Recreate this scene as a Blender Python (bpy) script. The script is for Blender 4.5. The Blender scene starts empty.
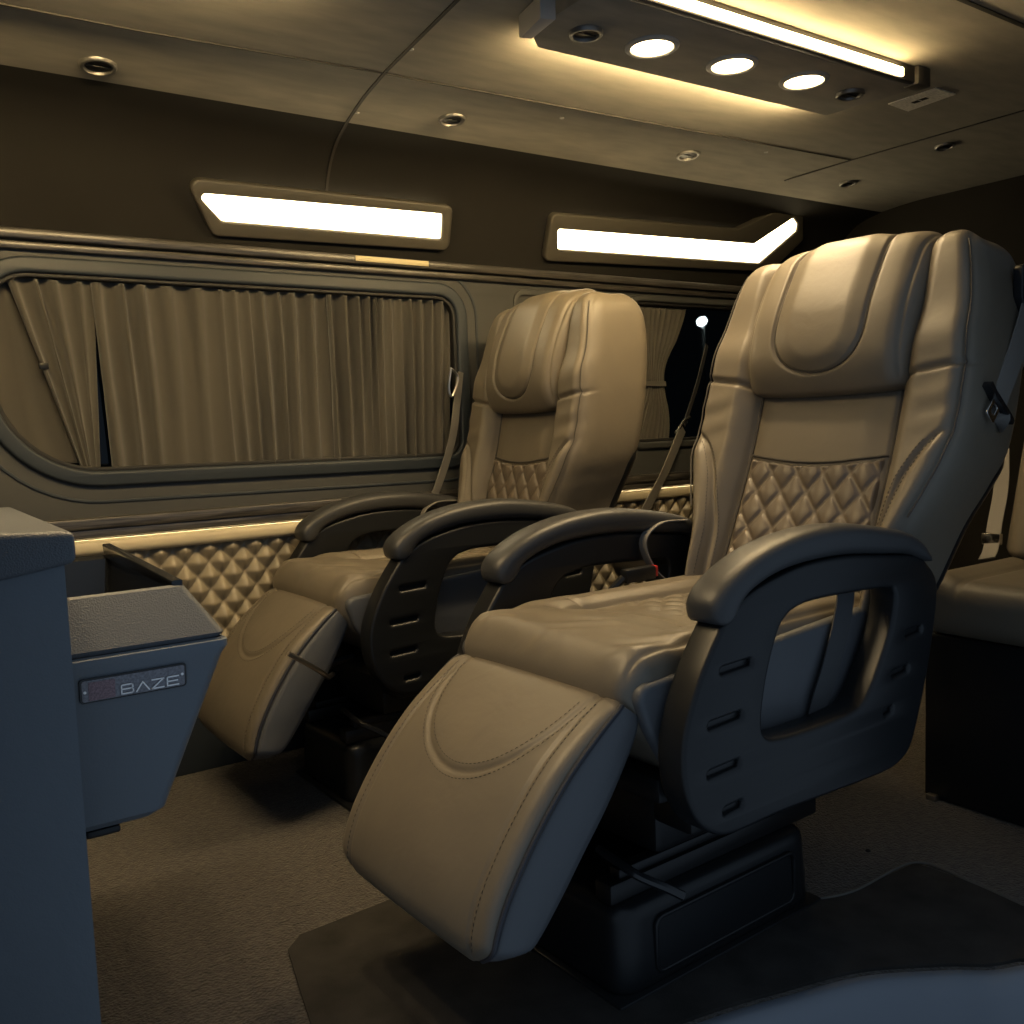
import bpy, bmesh, math, random
import numpy as np
from mathutils import Vector, Matrix
random.seed(4)
COL = bpy.context.scene.collection
PI = math.pi

# ------------------------------------------------------------------ camera
RX = np.array([0.823, -0.0812, 0.563]); RX /= np.linalg.norm(RX)
RY = np.array([-0.568, -0.0549, 0.822]); RY -= RX*(RX@RY); RY /= np.linalg.norm(RY)
RZ = np.cross(RX, RY)
RW = np.array([RX, RY, RZ]); FPX = 929.26; CAM = np.array([0, 0, 1.05])

def on_plane(u, v, p0, n):
    """point of the place seen at photo position (u, v) on the plane through p0 with normal n"""
    d = RW @ np.array([(u-512)/FPX, (v-512)/FPX, 1.0])
    return CAM + d*(((np.array(p0)-CAM) @ np.array(n))/(d @ np.array(n)))
def at_y(u, v, y): return on_plane(u, v, (0, y, 0), (0, 1, 0))
def at_x(u, v, x): return on_plane(u, v, (x, 0, 0), (1, 0, 0))
def at_z(u, v, z): return on_plane(u, v, (0, 0, z), (0, 0, 1))

cd = bpy.data.cameras.new('camera'); cam = bpy.data.objects.new('camera', cd); COL.objects.link(cam)
m = Matrix.Identity(4)
for i in range(3):
    m[i][0] = RW[i][0]; m[i][1] = -RW[i][1]; m[i][2] = -RW[i][2]; m[i][3] = CAM[i]
cam.matrix_world = m
cd.sensor_width = 36; cd.lens = 36*FPX/1024; cd.clip_start = .02
bpy.context.scene.camera = cam

# ------------------------------------------------------------------ materials
def mat(name, col, rough=.5, metal=0, spec=.5, emit=None, estr=0, bump=None, var=None, sheen=0, coat=0):
    """bump: (scale, strength, distance[, kind]); var: (scale, amount[, stretch xyz])"""
    M = bpy.data.materials.new(name); M.use_nodes = True
    nt = M.node_tree; N = nt.nodes; Lk = nt.links; b = N['Principled BSDF']
    b.inputs['Base Color'].default_value = (*col, 1); b.inputs['Roughness'].default_value = rough
    b.inputs['Metallic'].default_value = metal; b.inputs['Specular IOR Level'].default_value = spec
    if sheen: b.inputs['Sheen Weight'].default_value = sheen; b.inputs['Sheen Roughness'].default_value = .6
    if coat: b.inputs['Coat Weight'].default_value = coat; b.inputs['Coat Roughness'].default_value = .25
    if emit: b.inputs['Emission Color'].default_value = (*emit, 1); b.inputs['Emission Strength'].default_value = estr
    tc = N.new('ShaderNodeTexCoord')
    if var:
        mp = N.new('ShaderNodeMapping'); Lk.new(tc.outputs['Object'], mp.inputs[0])
        if len(var) > 2: mp.inputs['Scale'].default_value = var[2]
        t = N.new('ShaderNodeTexNoise'); t.inputs['Scale'].default_value = var[0]; t.inputs['Detail'].default_value = 6
        Lk.new(mp.outputs[0], t.inputs['Vector'])
        r = N.new('ShaderNodeMapRange'); r.inputs['From Min'].default_value = .3; r.inputs['From Max'].default_value = .7
        r.inputs['To Min'].default_value = 1-var[1]; r.inputs['To Max'].default_value = 1+var[1]
        Lk.new(t.outputs['Fac'], r.inputs['Value'])
        x = N.new('ShaderNodeVectorMath'); x.operation = 'SCALE'; x.inputs[0].default_value = col
        Lk.new(r.outputs[0], x.inputs['Scale']); Lk.new(x.outputs[0], b.inputs['Base Color'])
    if bump:
        kind = bump[3] if len(bump) > 3 else 'noise'
        if kind == 'cell':
            t = N.new('ShaderNodeTexVoronoi'); t.inputs['Scale'].default_value = bump[0]; out = t.outputs['Distance']
        else:
            t = N.new('ShaderNodeTexNoise'); t.inputs['Scale'].default_value = bump[0]; t.inputs['Detail'].default_value = 4; out = t.outputs['Fac']
        Lk.new(tc.outputs['Object'], t.inputs['Vector'])
        bp = N.new('ShaderNodeBump'); bp.inputs['Strength'].default_value = bump[1]; bp.inputs['Distance'].default_value = bump[2]
        Lk.new(out, bp.inputs['Height'])
        if kind == 'leather':
            t2 = N.new('ShaderNodeTexNoise'); t2.inputs['Scale'].default_value = 14; t2.inputs['Detail'].default_value = 3
            t2.inputs['Distortion'].default_value = .3
            Lk.new(tc.outputs['Object'], t2.inputs['Vector'])
            b2 = N.new('ShaderNodeBump'); b2.inputs['Strength'].default_value = .22; b2.inputs['Distance'].default_value = .008
            Lk.new(t2.outputs['Fac'], b2.inputs['Height']); Lk.new(bp.outputs[0], b2.inputs['Normal'])
            Lk.new(b2.outputs[0], b.inputs['Normal'])
        else: Lk.new(bp.outputs[0], b.inputs['Normal'])
    return M

LEATHER = mat('taupe_leather', (.135, .116, .088), .46, spec=.45, bump=(420, .12, .0012, 'leather'), var=(5, .08))
LEATHER_DARK = mat('charcoal_leather', (.075, .08, .088), .5, spec=.4, bump=(420, .15, .0012, 'leather'))
QUILT = mat('quilted_leather', (.12, .098, .076), .40, spec=.5, bump=(420, .12, .0012))
THREAD = mat('stitch_thread', (.045, .04, .035), .7)
PIPING = mat('piping', (.02, .022, .03), .5)
BLACK = mat('black_plastic', (.009, .010, .0115), .36, spec=.32, bump=(900, .08, .0006))
BLACK_SOFT = mat('black_soft_vinyl', (.034, .035, .037), .42, spec=.45, bump=(600, .25, .001))
BLACK_GLOSS = mat('black_gloss', (.01, .011, .013), .22, spec=.5)
STEEL = mat('steel', (.5, .48, .45), .28, metal=1)
CHROME = mat('bright_steel', (.75, .74, .72), .18, metal=1)
DSTEEL = mat('black_painted_steel', (.008, .008, .009), .4, metal=.3)
RIM = mat('satin_grey_metal', (.16, .155, .145), .35, metal=.6)
RED = mat('red_plastic', (.5, .02, .02), .4)
CONSOLE = mat('slate_textured_vinyl', (.12, .14, .162), .55, spec=.4, bump=(300, .22, .0015, 'leather'))
CONSOLE_TOP = mat('slate_lid_vinyl', (.075, .083, .094), .5, spec=.5, bump=(380, .35, .0018, 'cell'))
CARPET = mat('brown_carpet', (.05, .042, .034), .95, spec=.1, bump=(150, 1.0, .012), var=(55, .55), sheen=.2)
MATM = mat('black_floor_mat', (.034, .032, .030), .95, spec=.1, bump=(500, .6, .003), var=(12, .25))
SUEDE = mat('grey_suede_lining', (.19, .168, .125), .9, spec=.15, bump=(260, .25, .001), var=(7, .16, (1, 3.2, 3.2)), sheen=.15)
LINER = mat('charcoal_wall_cloth', (.017, .016, .0145), .92, spec=.12, bump=(400, .3, .001), var=(5, .08))
PILLAR = mat('grey_wall_plastic', (.054, .056, .056), .55, spec=.4, bump=(500, .1, .0006))
PANEL_LOW = mat('slate_wall_plastic', (.026, .034, .044), .5, spec=.45, bump=(500, .1, .0006))
TRIMWOOD = mat('dark_woodgrain_trim', (.05, .046, .042), .35, spec=.5, var=(30, .9, (.25, 9, 9)), coat=.3)
CREAM = mat('cream_leather', (.52, .46, .33), .45, spec=.4, bump=(400, .15, .001))
TUFT = mat('tan_tufted_leather', (.26, .225, .165), .38, spec=.5, bump=(420, .1, .001))
CURTAIN = mat('grey_curtain_cloth', (.070, .065, .056), .85, spec=.15, bump=(900, .3, .0008), sheen=.3)
RUBBER = mat('rubber_seal', (.012, .012, .013), .6)
GLASS = mat('tinted_window_glass', (.012, .014, .016), .06, spec=.6)
HOUSING = mat('lamp_housing', (.07, .064, .052), .5, spec=.4)
GREY = mat('grey_plastic', (.32, .31, .29), .5)
STICKER = mat('silver_sticker', (.78, .76, .70), .45, var=(60, .3, (1, 6, 1)))
BELT = mat('grey_webbing', (.19, .18, .165), .75, bump=(1500, .4, .0008))
BELT_DARK = mat('black_webbing', (.035, .037, .04), .7, bump=(1500, .4, .0008))
BADGE = mat('badge_grey', (.17, .17, .19), .4, metal=.3, var=(300, .35))
BADGE_RED = mat('badge_red', (.19, .125, .145), .45, var=(420, .5))
WHITE = mat('white_paint', (.85, .85, .86), .5)
SILL = mat('slate_step_plastic', (.13, .15, .18), .42, spec=.5, bump=(500, .1, .0006))
WARM = (1.0, .66, .30)
LAMP_WALL = mat('wall_lamp_diffuser', (.9, .85, .7), .5, emit=(1.0, .80, .47), estr=14)
LAMP_STRIP = mat('led_strip', (.9, .8, .6), .5, emit=(1.0, .72, .34), estr=55)
LAMP_COVE = mat('cove_led_strip', (.9, .8, .6), .5, emit=(1.0, .72, .34), estr=175)
LAMP_SPOT = mat('downlight_lens', (.9, .8, .6), .5, emit=(1.0, .76, .40), estr=14)
LAMP_LEDGE = mat('ledge_led_strip', (.9, .8, .6), .5, emit=(1.0, .82, .48), estr=40)
LAMP_STREET = mat('street_lamp_glow', (.9, .9, .9), .5, emit=(.9, .95, 1.0), estr=1500)

# window glass lets the lamp outside be seen
def clear_glass():
    M = bpy.data.materials.new('dark_tinted_glass'); M.use_nodes = True
    nt = M.node_tree; nt.nodes.clear()
    o = nt.nodes.new('ShaderNodeOutputMaterial'); mx = nt.nodes.new('ShaderNodeMixShader')
    t = nt.nodes.new('ShaderNodeBsdfTransparent'); t.inputs[0].default_value = (.05, .055, .055, 1)
    g = nt.nodes.new('ShaderNodeBsdfGlossy'); g.inputs['Roughness'].default_value = .05; g.inputs[0].default_value = (.8, .8, .8, 1)
    mx.inputs[0].default_value = .025
    nt.links.new(t.outputs[0], mx.inputs[1]); nt.links.new(g.outputs[0], mx.inputs[2]); nt.links.new(mx.outputs[0], o.inputs[0])
    return M
GLASS = clear_glass()

# ------------------------------------------------------------------ object helpers
def tag(o, label=None, cat=None, group=None, kind=None):
    if label: o['label'] = label
    if cat: o['category'] = cat
    if group: o['group'] = group
    if kind: o['kind'] = kind
    return o
def empty(name, loc=(0, 0, 0), rz=0):
    o = bpy.data.objects.new(name, None); COL.objects.link(o); o.location = loc; o.rotation_euler = (0, 0, rz)
    o.empty_display_size = .05
    return o
def link_mesh(name, me, material, parent=None):
    me.materials.clear()
    me.materials.append(material); o = bpy.data.objects.new(name, me); COL.objects.link(o)
    if parent: o.parent = parent
    return o
def mesh(name, verts, faces, material, parent=None, smooth=True, angle=None):
    me = bpy.data.meshes.new(name)
    me.from_pydata([tuple(map(float, v)) for v in verts], [], [tuple(map(int, f)) for f in faces])
    me.validate()
    bm = bmesh.new(); bm.from_mesh(me); bmesh.ops.recalc_face_normals(bm, faces=bm.faces[:])
    for f in bm.faces: f.smooth = smooth
    if angle:
        for e in bm.edges:
            if len(e.link_faces) == 2 and e.calc_face_angle(0) > angle: e.smooth = False
    bm.to_mesh(me); bm.free()
    return link_mesh(name, me, material, parent)
class MB:
    def __init__(s): s.v = []; s.f = []
    def add(s, v, f):
        o = len(s.v); s.v += [tuple(x) for x in v]; s.f += [tuple(i+o for i in q) for q in f]; return s
    def build(s, name, material, parent=None, smooth=True, angle=.7): return mesh(name, s.v, s.f, material, parent, smooth, angle)
    def box(s, c, d, r=0, seg=2):
        v, f = bevel_box(d, r, seg); return s.add([(c[0]+p[0], c[1]+p[1], c[2]+p[2]) for p in v], f)
    def tube(s, pts, rad, n=10, closed=False):
        v, f = tube_vf(pts, rad, n, closed); return s.add(v, f)
    def ribbon(s, pts, wdir, w, t): 
        v, f = ribbon_vf(pts, wdir, w, t); return s.add(v, f)
    def prism(s, poly, axis, lo, hi, r=0):
        v, f = prism_vf(poly, axis, lo, hi, r); return s.add(v, f)
    def disc(s, c, axis, prof, n=28):
        """lathe: prof of (radius, height along axis)"""
        ax = np.array(axis, float); ax /= np.linalg.norm(ax)
        t = np.cross(ax, (1, 0, 0) if abs(ax[0]) < .8 else (0, 1, 0)); t /= np.linalg.norm(t); w = np.cross(ax, t)
        V = []; F = []
        for r, h in prof:
            for i in range(n):
                a = 2*PI*i/n; V.append(np.array(c)+ax*h+(t*math.cos(a)+w*math.sin(a))*r)
        for j in range(len(prof)-1):
            for i in range(n): F.append((j*n+i, j*n+(i+1) % n, (j+1)*n+(i+1) % n, (j+1)*n+i))
        F.append(tuple(range(n))); F.append(tuple((len(prof)-1)*n+i for i in range(n)))
        return s.add(V, F)
def from_bm(bm):
    bm.verts.index_update(); v = [tuple(x.co) for x in bm.verts]; f = [tuple(x.index for x in q.verts) for q in bm.faces]; bm.free(); return v, f
def bevel_box(d, r, seg=2):
    bm = bmesh.new(); bmesh.ops.create_cube(bm, size=1)
    for v in bm.verts: v.co = Vector((v.co.x*d[0], v.co.y*d[1], v.co.z*d[2]))
    if r: bmesh.ops.bevel(bm, geom=bm.edges[:], offset=r, segments=seg, affect='EDGES', profile=.5)
    return from_bm(bm)
def prism_vf(poly, axis, lo, hi, r=0, seg=2):
    """poly in the two other axes (x,z for 'y'; x,y for 'z'; y,z for 'x')"""
    def P(a, b, h): return (a, h, b) if axis == 'y' else ((a, b, h) if axis == 'z' else (h, a, b))
    bm = bmesh.new(); A = [bm.verts.new(P(a, b, lo)) for a, b in poly]; B = [bm.verts.new(P(a, b, hi)) for a, b in poly]
    n = len(poly); bm.faces.new(A); bm.faces.new(B[::-1])
    for i in range(n): bm.faces.new((A[i], A[(i+1) % n], B[(i+1) % n], B[i]))
    bmesh.ops.recalc_face_normals(bm, faces=bm.faces[:])
    if r:
        es = [e for e in bm.edges if (e.verts[0] in A) == (e.verts[1] in A)]
        bmesh.ops.bevel(bm, geom=es, offset=r, segments=seg, affect='EDGES', profile=.5)
    return from_bm(bm)
def smooth_path(pts, n=40):
    """Catmull-Rom through the points"""
    P = np.array(pts, float); P = np.vstack([2*P[0]-P[1], P, 2*P[-1]-P[-2]]); k = len(P)-3; out = []
    for q in np.linspace(0, k-1e-9, n):
        i = int(q); t = q-i; a, b, c, d = P[i:i+4]
        out.append(.5*((2*b)+(-a+c)*t+(2*a-5*b+4*c-d)*t*t+(-a+3*b-3*c+d)*t**3))
    return np.array(out)
def frames(P, closed=False):
    P = np.array(P, float); T = np.gradient(P, axis=0)
    if closed: T = np.roll(P, -1, 0)-np.roll(P, 1, 0)
    T /= np.linalg.norm(T, axis=1)[:, None]+1e-12
    up = np.array([0, 0, 1.]) if abs(T[0][2]) < .9 else np.array([0, 1., 0])
    n = np.cross(T[0], up); n /= np.linalg.norm(n); Ns = []
    for t in T:
        n = n-t*(n@t); n /= np.linalg.norm(n)+1e-12; Ns.append(n.copy())
    Ns = np.array(Ns); return T, Ns, np.cross(T, Ns)
def tube_vf(pts, rad, n=10, closed=False):
    P = np.array(pts, float); T, A, B = frames(P, closed); k = len(P); V = []; F = []
    rr = rad if hasattr(rad, '__len__') else [rad]*k
    for i in range(k):
        for j in range(n):
            a = 2*PI*j/n; V.append(P[i]+(A[i]*math.cos(a)+B[i]*math.sin(a))*rr[i])
    for i in range(k if closed else k-1):
        for j in range(n): F.append((i*n+j, i*n+(j+1) % n, ((i+1) % k)*n+(j+1) % n, ((i+1) % k)*n+j))
    if not closed: F.append(tuple(range(n))); F.append(tuple((k-1)*n+j for j in range(n)))
    return V, F
def ribbon_vf(pts, wdir, w, t):
    P = np.array(pts, float); T = np.gradient(P, axis=0); T /= np.linalg.norm(T, axis=1)[:, None]
    W = np.array(wdir, float)
    if W.ndim == 1: W = np.repeat(W[None], len(P), 0)
    W = W-T*np.sum(W*T, 1)[:, None]; W /= np.linalg.norm(W, axis=1)[:, None]; Nn = np.cross(T, W)
    V = []; F = []; k = len(P)
    for i in range(k): V += [P[i]+W[i]*w/2+Nn[i]*t/2, P[i]-W[i]*w/2+Nn[i]*t/2, P[i]-W[i]*w/2-Nn[i]*t/2, P[i]+W[i]*w/2-Nn[i]*t/2]
    for i in range(k-1):
        for j in range(4): F.append((i*4+j, i*4+(j+1) % 4, i*4+4+(j+1) % 4, i*4+4+j))
    F += [(0, 1, 2, 3), tuple(4*(k-1)+j for j in range(4))]
    return V, F
def rgrid(L, W, T, r, n):
    """dense rounded box (numpy verts, faces), dims L,W,T about the origin"""
    h = np.array([L, W, T])/2; r = np.minimum(np.array(r if hasattr(r, '__len__') else [r]*3, float), h*.999); V = []; F = []
    for ax in range(3):
        a, b = [(1, 2), (2, 0), (0, 1)][ax]
        for sg in (-1, 1):
            ga = np.linspace(-h[a], h[a], n[a]+1); gb = np.linspace(-h[b], h[b], n[b]+1)
            A, B = np.meshgrid(ga, gb, indexing='ij'); p = np.zeros(A.shape+(3,)); p[..., a] = A; p[..., b] = B; p[..., ax] = sg*h[ax]
            o = len(V); V += list(p.reshape(-1, 3)); nb = n[b]+1
            for i in range(n[a]):
                for j in range(n[b]):
                    q = (o+i*nb+j, o+(i+1)*nb+j, o+(i+1)*nb+j+1, o+i*nb+j+1); F.append(q if sg > 0 else q[::-1])
    V = np.array(V); key = {}; idx = []; keep = []
    for i, k in enumerate(map(tuple, np.round(V, 6))):
        if k not in key: key[k] = len(keep); keep.append(i)
        idx.append(key[k])
    V = V[keep]; F = [tuple(idx[i] for i in f) for f in F]
    inner = np.clip(V, -(h-r), h-r); d = (V-inner)/r; nn = np.linalg.norm(d, axis=1)[:, None]; nn[nn < 1e-9] = 1
    return inner+d/nn*r, F, h
def sstep(x, a, b):
    t = np.clip((x-a)/(b-a), 0, 1); return t*t*(3-2*t)
def groove(d, w, depth): return -depth*np.exp(-(d/w)**2)
def curve_fn(pts):
    """smooth function t->value(s) through rows (t, v...)"""
    P = np.array(pts, float); S = smooth_path(P, 160)
    return lambda t: [np.interp(t, S[:, 0], S[:, i]) for i in range(1, P.shape[1])]
def plate(name, splines, y0, t, bev, material, parent=None, res=3, axis='y'):
    """flat outline with holes in x,z (first spline the outside), thickness t centred on y0, rounded rim"""
    cu = bpy.data.curves.new(name or 'outline', 'CURVE'); cu.dimensions = '2D'; cu.fill_mode = 'BOTH'
    cu.extrude = t/2-bev; cu.bevel_depth = bev; cu.bevel_resolution = res; cu.offset = -bev
    for k, sp in enumerate(splines):
        ar = sum(sp[i][0]*sp[(i+1) % len(sp)][1]-sp[(i+1) % len(sp)][0]*sp[i][1] for i in range(len(sp)))
        if (ar < 0) == (k == 0): sp = sp[::-1]
        s = cu.splines.new('POLY'); s.points.add(len(sp)-1); s.use_cyclic_u = True
        for p, q in zip(s.points, sp): p.co = (q[0], q[1], 0, 1)
    o = bpy.data.objects.new('tmp', cu); COL.objects.link(o); dg = bpy.context.evaluated_depsgraph_get()
    me = bpy.data.meshes.new_from_object(o.evaluated_get(dg)); bpy.data.objects.remove(o)
    bm = bmesh.new(); bm.from_mesh(me); bmesh.ops.remove_doubles(bm, verts=bm.verts[:], dist=1e-5)
    bmesh.ops.recalc_face_normals(bm, faces=bm.faces[:]); v, f = from_bm(bm); bpy.data.meshes.remove(me)
    V = [(p[0], y0-p[2], p[1]) for p in v]
    if name is None or material is None: return V, f
    return mesh(name, V, f, material, parent, True, .5)
def round_poly(poly, rad, seg=7):
    out = []; n = len(poly); rr = rad if hasattr(rad, '__len__') else [rad]*n
    for i in range(n):
        p = np.array(poly[i], float); a = np.array(poly[i-1], float)-p; b = np.array(poly[(i+1) % n], float)-p
        la, lb = np.linalg.norm(a), np.linalg.norm(b); a /= la; b /= lb
        half = math.acos(max(-1, min(1, a@b)))/2
        if rr[i] <= 0 or half > 1.55: out.append(tuple(p)); continue
        d = min(rr[i]/math.tan(half), la*.49, lb*.49); r = d*math.tan(half); c = p+(a+b)/np.linalg.norm(a+b)*(r/math.sin(half))
        s = p+a*d-c; e = p+b*d-c; a0 = math.atan2(s[1], s[0]); a1 = math.atan2(e[1], e[0]); da = (a1-a0+PI) % (2*PI)-PI
        for k in range(seg+1): out.append(tuple(c+r*np.array([math.cos(a0+da*k/seg), math.sin(a0+da*k/seg)])))
    return out
def slot(cx, cz, L, h, ang, n=6):
    out = []
    for s, c0 in ((1, L/2-h/2), (-1, -(L/2-h/2))):
        for k in range(n+1):
            a = -PI/2+PI*k/n+(0 if s > 0 else PI); out.append((c0+h/2*math.cos(a), h/2*math.sin(a)))
    ca, sa = math.cos(ang), math.sin(ang)
    return [(cx+x*ca-z*sa, cz+x*sa+z*ca) for x, z in out]
def copy_tree(o, parent=None, skip=()):
    c = o.copy(); COL.objects.link(c)
    if parent: c.parent = parent
    for ch in list(o.children):
        if ch.name.split('.')[0] not in skip: copy_tree(ch, c)
    return c
def dashes(P, nrm, r=.0011, on=.006, off=.004):
    """stitches along a dense path"""
    P = np.array(P); L = np.r_[0, np.cumsum(np.linalg.norm(np.diff(P, axis=0), axis=1))]; V = MB(); s = 0
    while s+on < L[-1]:
        a = np.array([np.interp(s, L, P[:, i]) for i in range(3)]); b = np.array([np.interp(s+on, L, P[:, i]) for i in range(3)])
        V.tube([a, (a+b)/2+np.array(nrm)*r*.6, b], [r*.5, r, r*.5], 5); s += on+off
    return V

# ------------------------------------------------------------------ captain seat (built at origin, facing -x)
BF = curve_fn([(0, .27, .56), (.12, .31, .66), (.25, .36, .76), (.45, .45, .95), (.60, .505, 1.10), (.75, .55, 1.24), (.88, .59, 1.36), (1, .635, 1.445)])
BR = curve_fn([(0, .46, .56), (.12, .55, .66), (.25, .64, .78), (.45, .715, .96), (.60, .765, 1.12), (.75, .80, 1.25), (.88, .815, 1.36), (1, .79, 1.435)])
BHW = curve_fn([(0, .235), (.12, .25), (.25, .268), (.36, .305), (.45, .33), (.60, .335), (.75, .325), (.88, .305), (1, .275)])
CRES = smooth_path([(0, .60, .82), (0, .70, .79), (0, .80, .755), (0, .89, .75), (0, .95, .80), (0, .985, .88), (0, 1.01, .99)], 80)
def crescent(z): return np.interp(z, CRES[:, 1], CRES[:, 2])
def back_disp(b, t):
    """padding of the front of the backrest: b across, t up the spine"""
    hw = BHW(t)[0]; ab = np.abs(b); a, z = BF(t)
    inn = .178
    bol = sstep(ab, inn-.012, inn+.05)*.052
    bol = bol*(1-.30*sstep(t, .62, .85))
    bol -= .012*sstep(ab/hw, .90, 1.0)
    d = bol + groove(ab-inn, .007, .012)
    # centre panel bulge over the quilting
    d += .014*np.exp(-((t-.50)/.10)**2)*sstep(inn-ab, 0, .08)
    ze = 1.115+.02*(ab-.18)/.13
    d += np.where(ab > inn, groove(z-ze, .006, .012), 0)
    d += np.where(ab > inn, .012*np.exp(-((z-ze-.07)/.05)**2), 0)*.8
    # crescent side bolsters low down
    zc = np.clip((z-.60)/(1.02-.60), 0, 1)
    bc = hw*crescent(z)
    low = (z < 1.02)
    d += np.where(low & (ab > inn), groove(ab-bc, .005, .010)*sstep(1.005-z, 0, .03), 0)
    d += np.where(low, .016*sstep(ab-bc, 0, .03)*sstep(1.01-z, 0, .08), 0)
    # soft wrinkles in the bolsters
    d += .0018*np.sin(z*95+b*22)*sstep(ab, .2, .25)*np.exp(-((z-1.04)/.07)**2)
    d += groove(ab-hw*.955, .004, .005)
    return d
def back_point(b, t, nf, extra=0):
    fa, fz = BF(t); ra, rz = BR(t); k = (nf+1)/2
    e = 1e-3; fa2, fz2 = BF(t+e); fa1, fz1 = BF(t-e)
    tx, tz = fa2-fa1, fz2-fz1; L = np.hypot(tx, tz)+1e-12; nx, nz = -tz/L, tx/L
    w = np.clip(k*2-1, 0, 1)**1.5
    D = back_disp(b, np.clip(t, .0, 1))*w+extra
    return np.stack([ra+(fa-ra)*k+nx*D, b, rz+(fz-rz)*k+nz*D], -1)
def build_backrest(root):
    V, F, h = rgrid(2, 1, 2, (.13, .07, .42), (170, 190, 24))
    # local: x = across (-1..1), y = up (-.5...5), z = depth (-1..1, +1 front)
    t = V[:, 1]+.5; hw = BHW(np.clip(t, 0, 1))[0]; b = V[:, 0]*hw
    P = back_point(b, np.clip(t, .001, .999), V[:, 2])
    bk = mesh('backrest', P, F, LEATHER, root)
    # quilted insert
    nb, nt_ = 130, 150; B = np.linspace(-.172, .172, nb); T = np.linspace(.10, .455, nt_)
    G = []
    for i in range(nb):
        top = .43+.02*(B[i]/.17)**2; tt = .08+(top-.08)*np.linspace(0, 1, nt_)
        bw = B[i]*np.ones(nt_)
        z = tt*.86/1.0; p = (z/.078)+(bw/.066); q = (z/.078)-(bw/.066)
        puff = np.abs(np.sin(PI*p)*np.sin(PI*q))**.38
        dp = np.minimum(np.abs((p+.5) % 1-.5), np.abs((q+.5) % 1-.5))
        edge = sstep(.172-np.abs(bw), 0, .012)*sstep((top-tt), 0, .012)
        G.append(back_point(bw, tt, np.ones(nt_), (.006+.011*puff-.002*np.exp(-((dp-.07)/.03)**2))*edge-.006))
    G = np.array(G); V = G.reshape(-1, 3); F = [(i*nt_+j, (i+1)*nt_+j, (i+1)*nt_+j+1, i*nt_+j+1) for i in range(nb-1) for j in range(nt_-1)]
    tag(mesh('quilted_panel', V, F, QUILT, bk), 'diamond quilted leather insert')
    # seam above the quilting and stitched seams
    def on_front(bs, ts, off): return back_point(np.array(bs), np.array(ts), np.ones(len(bs)), off)
    bs = np.linspace(-.172, .172, 40); sm = MB().tube(on_front(bs, .432+.02*(bs/.17)**2, .003), .003, 6)
    ts = np.linspace(.08, .60, 50)
    for s in (-1, 1): sm.tube(on_front(s*.177*np.ones(50), ts, .003), .0032, 6)
    sm.build('seam_piping', THREAD, bk)
    for s in (-1, 1):
        st = MB()
        tt = np.linspace(.10, .475, 60); z = BF(tt)[1]; hw = BHW(tt)[0]; bc = hw*crescent(z)
        for o in (-.011, .011):
            d = dashes(on_front(s*(bc+o), tt, .0008), (-1, 0, 0)); st.add(d.v, d.f)
        st.build('stitching', THREAD, bk)
        tt = np.linspace(.30, .95, 60); hw = BHW(tt)[0]; sm = MB()
        sm.tube(on_front(s*hw*.955, tt, -.0022), .0020, 6); sm.build('corner_piping', THREAD, bk)
    # hard shell over the lower back of the rest
    V, F, h = rgrid(2, 1, 2, (.3, .2, .9), (26, 30, 6))
    t = (V[:, 1]+.5)*.46+.02; b = V[:, 0]*BHW(t)[0]*1.006
    P = back_point(b, t, -1+(V[:, 2]+1)*.36-.10); mesh('back_shell', P, F, BLACK, bk)
    return bk
HF = curve_fn([(0, .51, 1.085), (.10, .456, 1.105), (.30, .438, 1.18), (.50, .463, 1.275), (.70, .515, 1.37), (.86, .575, 1.445), (1, .665, 1.485)])
HR = curve_fn([(0, .56, 1.095), (.10, .57, 1.12), (.30, .585, 1.19), (.50, .605, 1.27), (.70, .63, 1.34), (.86, .68, 1.40), (1, .77, 1.445)])
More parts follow.
